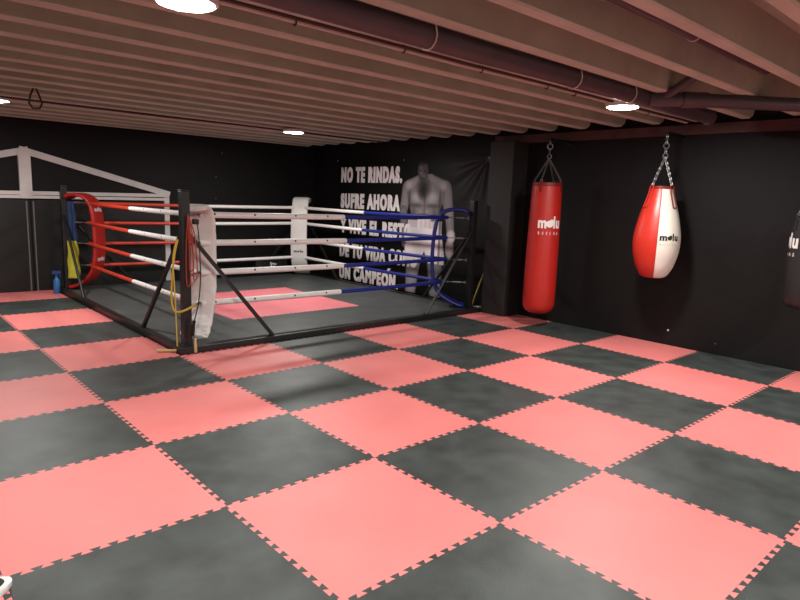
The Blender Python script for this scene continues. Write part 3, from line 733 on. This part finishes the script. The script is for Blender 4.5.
run('drain_pipe', 'slim violet pipe between two joists at the top right', -2.00, 2.68, 0.045, -3.5, 3.9, 'pvc', 'pipe', (1.55, 2.6))
t = thing('drain_pipe', 'grey pipe branching diagonally from the fat pipe to the right', 'pipe', (4.3, -1.9, 2.5))
mb = MB(); mb.tube([(3.70, -1.20, 2.50), (3.82, -1.36, 2.50), (4.05, -1.58, 2.50), (4.9, -2.36, 2.49), (5.6, -3.00, 2.49)], 0.055, 14); mb.build('run', M['pvc'], t, smooth=True)
mb = MB(); mb.tube([(3.86, -1.40, 2.50), (4.00, -1.54, 2.50)], 0.064, 14); mb.build('collar', M['pvc'], t, smooth=True)
mb = MB(); mb.tube([(3.76, -1.28, 2.51), (3.74, -1.42, 2.58), (3.72, -1.6, 2.68), (3.71, -1.66, 2.79)], 0.036, 12); mb.build('riser', M['pvc'], t, smooth=True)
t = MB(); ring(t, (5.02, -1.16, 2.51), 0.064, 0.012, (1,0,0)); t.build('end_collar', M['pvc'], FAT, smooth=True)
cl = MB(); cx, cy = 0.17, 3.41
cl.tube([(cx-0.01, cy, 2.555), (cx-0.045, cy-0.02, 2.48), (cx-0.06, cy-0.02, 2.40), (cx-0.03, cy-0.02, 2.355), (cx+0.03, cy-0.02, 2.36), (cx+0.055, cy-0.02, 2.41), (cx+0.03, cy-0.02, 2.49), (cx+0.01, cy, 2.555)], 0.010, 8)
tag(cl.build('cable_loop', M['dark_cable'], smooth=True), 'small loop of dark cable hanging from the ceiling near the left edge', 'cable')

# ------------------------------------------------------------------ things hung on the near post
S = Vector((0.738, -0.675, 0)); T = Vector((-0.675, -0.738, 0)); P0 = Vector((PX0, PY0, 0))
def np_(a, b_, z): return tuple(P0 + S*a + T*b_ + Vector((0,0,z)))
def catm(p, m=5):
    out = []
    for i in range(len(p)-1):
        q = [Vector(p[max(i-1,0)]), Vector(p[i]), Vector(p[i+1]), Vector(p[min(i+2,len(p)-1)])]
        for k_ in range(m):
            t_ = k_/m; out.append(0.5*((2*q[1])+(q[2]-q[0])*t_+(2*q[0]-5*q[1]+4*q[2]-q[3])*t_**2+(3*q[1]-q[0]-3*q[2]+q[3])*t_**3))
    return out+[Vector(p[-1])]
def handle(mb, a, b, r=0.014):
    a = Vector(a); b = Vector(b); mb.tube([a, a+(b-a)*0.04, a+(b-a)*0.2, a+(b-a)*0.6, a+(b-a)*0.92, b], [r*0.6, r, r*0.8, r*1.05, r*1.1, r*0.7], 10)
t = thing('skipping_rope', 'yellow skipping rope with pale wooden handles hung on the near ring post', 'skipping rope', np_(-0.09, 0.06, 1.0))
mb = MB(); mb.tube(catm([np_(-0.045,0.07,1.13), np_(-0.075,0.075,1.0), np_(-0.10,0.075,0.80), np_(-0.115,0.075,0.60), np_(-0.105,0.08,0.46), np_(-0.06,0.085,0.41), np_(0.02,0.085,0.43), np_(0.09,0.085,0.47), np_(0.12,0.08,0.50)]), 0.011, 8)
mb.tube(catm([np_(-0.05,0.075,1.14), np_(-0.09,0.085,0.95), np_(-0.085,0.08,0.72), np_(-0.075,0.085,0.5), np_(-0.07,0.085,0.25), np_(-0.065,0.085,0.03)]), 0.007, 8); mb.build('cord', M['yellow'], t, smooth=True)
mb = MB(); handle(mb, np_(-0.07,0.09,0.018), np_(-0.26,0.12,0.016), 0.015); mb.build('handle', M['pale_wood'], t, smooth=True)
mb = MB(); handle(mb, np_(0.115,0.085,0.15), np_(0.12,0.09,-0.0), 0.016); mb.build('handle', M['pale_wood'], t, smooth=True)
t = thing('resistance_band', 'bundle of thin red rubber bands hanging right of the near ring post', 'band', np_(0.08, 0.06, 1.2))
for i, (a0_, a1_, z1_) in enumerate(((0.055, 0.068, 0.72), (0.075, 0.10, 0.86), (0.095, 0.135, 0.78))):
    mb = MB(); mb.tube(catm([np_(0.05,0.045,1.38), np_(a0_+0.02,0.06,1.2), np_(a1_,0.065,1.0), np_(a1_+0.005,0.065,z1_), np_(a1_-0.03,0.066,z1_-0.03), np_(a1_-0.035,0.062,1.0), np_(0.052,0.05,1.36)]), 0.0062, 8); mb.build('band_loop', M['red_cord'], t, smooth=True)
t = thing('skipping_rope', 'thin black skipping rope with black handle hanging against the white pad', 'skipping rope', np_(0.13, 0.06, 1.2))
mb = MB(); mb.tube(catm([np_(0.10,0.06,1.33), np_(0.15,0.07,1.28), np_(0.17,0.075,1.05), np_(0.175,0.075,0.75), np_(0.15,0.075,0.5), np_(0.105,0.075,0.32)]), 0.0055, 6); mb.build('cord', M['ink_black'], t, smooth=True)
mb = MB(); handle(mb, np_(0.105,0.075,0.33), np_(0.085,0.075,0.17), 0.018); mb.build('handle', M['ink_black'], t, smooth=True)
mb = MB(); mb.box(*[v for p in zip(np_(0.13,0.06,1.31), np_(0.13,0.06,1.31)) for v in (p[0]-0.026, p[1]+0.026)], bev=0.008); mb.build('counter', M['ink_black'], t)

# cloths on the left post, spray bottle beside it
P1 = Vector((PX0, PY1, 0))
def lp_(a, b_, z): return tuple(P1 + S*a + T*b_ + Vector((0,0,z)))
def cloth(name, label, a0, a1, z0, z1, m, seed, bb):
    mb = MB(); NX, NZ = 12, 24; rnd = random.Random(seed); ph = rnd.random()*6
    for layer in (0, 1):
        o = len(mb.v); sh = 0.035*layer
        for j in range(NZ+1):
            for i in range(NX+1):
                f = i/NX; g_ = j/NZ; z = z0+(z1-z0)*g_ + (0.04*layer*(1-g_))
                nar = 0.80+0.20*(1-g_)
                a = (a0+a1)/2+(f-0.5)*(a1-a0)*nar+0.006*sin(j*0.5+ph)
                mb.v.append(lp_(a, bb-sh*(1-smooth(0.85, 1, g_)) + 0.010*sin(f*9+ph)*(1-0.4*g_), z))
        for j in range(NZ):
            for i in range(NX):
                q = o+j*(NX+1)+i; mb.f.append((q, q+1, q+NX+2, q+NX+1))
    return tag(mb.build(name, M[m], smooth=True, angle=80), label, 'towel')
cloth('hanging_cloth', 'dark blue cloth hanging behind the red corner pad on the left post', 0.055, 0.175, 0.74, 1.38, 'blue_cloth', 1, 0.02)
cloth('hanging_cloth', 'yellow cloth hanging below the blue one on the left post', 0.035, 0.215, 0.22, 0.79, 'yellow_cloth', 2, 0.05)
cb = lp_(-0.12, 0.08, 0)[:2]; cb = (0.972, 6.46)
t = thing('spray_bottle', 'blue spray bottle standing on the floor at the left ring post', 'bottle', (cb[0], cb[1], 0))
mb = MB(); mb.lathe([(0.0,0.001),(0.001,0.042),(0.012,0.048),(0.17,0.048),(0.205,0.042),(0.235,0.024),(0.26,0.020),(0.262,0.001)], (*cb, 0), 24); mb.build('bottle_body', M['blue_plastic'], t, smooth=True)
mb = MB(); mb.lathe([(0.255,0.024),(0.285,0.024),(0.29,0.02)], (*cb, 0), 20); mb.bar((cb[0]-0.045, cb[1]+0.03, 0.315), (cb[0]+0.055, cb[1]-0.035, 0.322), 0.034, 0.05); mb.bar((cb[0]+0.03, cb[1]-0.02, 0.30), (cb[0]+0.05, cb[1]-0.035, 0.24), 0.012, 0.012); mb.build('trigger_head', M['dark_blue_plastic'], t)

# leaning stick and white strip behind the pillar
mb = MB(); mb.tube([(5.72, 2.36, 0.010), (5.822, 2.225, 0.55), (5.828, 2.215, 0.585)], [0.013, 0.013, 0.010], 10)
tag(mb.build('wooden_stick', M['stick'], smooth=True), 'thin yellow wooden stick leaning between the blue ring corner and the pillar', 'stick')
mb = MB(); mb.box(5.67, 5.82, 2.19, 2.30, 0.001, 0.03, bev=0.006)
tag(mb.build('white_block', M['shoe_white']), 'small flat white block on the floor at the foot of the yellow stick', 'block')

# black padded bag with a small white mark near the far corner
mb = MB(); mb.box(4.45, 5.15, Y1-0.20, Y1-0.005, ZF, 0.42, bev=0.04)
kb = mb.build('kick_shield', M['bag_black'], smooth=True); tag(kb, 'black padded block with small white mark against the back wall behind the ring', 'pad')
lm = MB()
for (x, z, w, h, tl) in ((4.80, 0.20, 0.10, 0.03, 0.3), (4.83, 0.26, 0.12, 0.03, -0.2), (4.77, 0.25, 0.03, 0.10, 0.2), (4.70, 0.19, 0.05, 0.025, -0.4)):
    lm.add([(x+dx*cos(tl)-dz*sin(tl), Y1-0.204, z+dx*sin(tl)+dz*cos(tl)) for dx, dz in ((-w/2,-h/2),(w/2,-h/2),(w/2,h/2),(-w/2,h/2))], [(0,1,2,3)])
lm.build('logo', M['ink_white'], kb)

# wall dots
def dot(x, y, z, n, label, m='ink_white', r=0.013):
    mb = MB(); q = Vector(n); p = Vector((x, y, z)); mb.tube([p, p+q*0.006, p+q*0.010], [r, r*0.9, r*0.4], 10)
    tag(mb.build('wall_plug', M[m], smooth=True), label, 'plug')
dot(X1, -0.62, 0.175, (-1,0,0), 'tiny white plug low on the black wall below the pear bag')
dot(X1, -1.17, 0.12, (-1,0,0), 'tiny grey plug low on the black wall right of the pear bag', 'edge_grey', 0.008)
for (x, z, w) in ((3.87, 2.30, 'topmost of three dots'), (3.75, 1.87, 'middle one of three dots'), (3.74, 1.48, 'lowest of three dots')):
    dot(x, Y1, z, (0,-1,0), f'small grey screw head high on the back wall, {w}', 'edge_grey', 0.012)
dot(5.55, 1.78, 0.50, (-1,0,0), 'small dark plug low on the pillar face', 'ink_black', 0.014)

# shoe at the lower left picture edge
sc_ = Vector((-1.128, -1.122, 0)); ang = radians(107.4); sh = thing('sneaker', 'black shoe with white rubber sole at the lower left picture edge', 'shoe', sc_)
dirv = Vector((cos(ang), sin(ang), 0)); side = Vector((dirv.y, -dirv.x, 0))
def shoe_outline(n=36, grow=0.0):
    pts = []
    for k_ in range(n):
        a = 2*pi*k_/n; x = cos(a); y = sin(a); wdt = (0.050 if x > 0 else 0.040)+grow
        pts.append((0.145*x*(1+grow*4), wdt*(abs(y)**0.8)*(1 if y > 0 else -1) + 0.010*(x > 0)*x))
    return pts
def spt(x, y, z): p = sc_+dirv*y*1.0+side*0; return tuple(sc_ + side*x + dirv*y + Vector((0,0,z)))
mb = MB(); ol = shoe_outline(); n = len(ol); vs = []
for z, s_ in ((0.0, 1.06), (0.012, 1.14), (0.034, 1.15), (0.040, 1.08), (0.040, 0.9)): vs += [spt(x*s_, y*s_, z) for x, y in ol]
fs = [(i*n+q, i*n+(q+1) % n, (i+1)*n+(q+1) % n, (i+1)*n+q) for i in range(4) for q in range(n)]+[tuple(range(n))[::-1], tuple(4*n+q for q in range(n))]
mb.add(vs, fs); mb.build('sole', M['shoe_white'], sh, smooth=True)
mb = MB(); vs = []
for li, (z, s_) in enumerate(((0.034, 0.99), (0.055, 0.98), (0.075, 0.86), (0.09, 0.66), (0.098, 0.40))):
    for x, y in ol:
        zz = z if x < 0 else 0.034+(z-0.034)*(1-0.35*(x/0.145)**2); vs.append(spt(x*s_-0.01*li, y*s_, zz))
fs = [(i*n+q, i*n+(q+1) % n, (i+1)*n+(q+1) % n, (i+1)*n+q) for i in range(4) for q in range(n)]+[tuple(4*n+q for q in range(n))]
mb.add(vs, fs); mb.build('upper', M['shoe_black'], sh, smooth=True)
mb = MB()
for q in range(4): mb.tube([spt(0.06-0.025*q, -0.025, 0.083), spt(0.055-0.025*q, 0.0, 0.098), spt(0.06-0.025*q, 0.025, 0.083)], 0.004, 6)
mb.build('laces', M['ink_black'], sh, smooth=True)

# ------------------------------------------------------------------ world, colour
w = bpy.data.worlds.new('world'); scene.world = w; w.use_nodes = True
w.node_tree.nodes['Background'].inputs['Color'].default_value = (0.9, 0.85, 0.85, 1); w.node_tree.nodes['Background'].inputs['Strength'].default_value = 0.02
scene.view_settings.view_transform = 'Standard'; scene.view_settings.look = 'None'; scene.view_settings.exposure = 0.0
scene.cycles.use_denoising = True; scene.cycles.max_bounces = 8; scene.cycles.diffuse_bounces = 5
scene.cycles.sample_clamp_indirect = 4.0
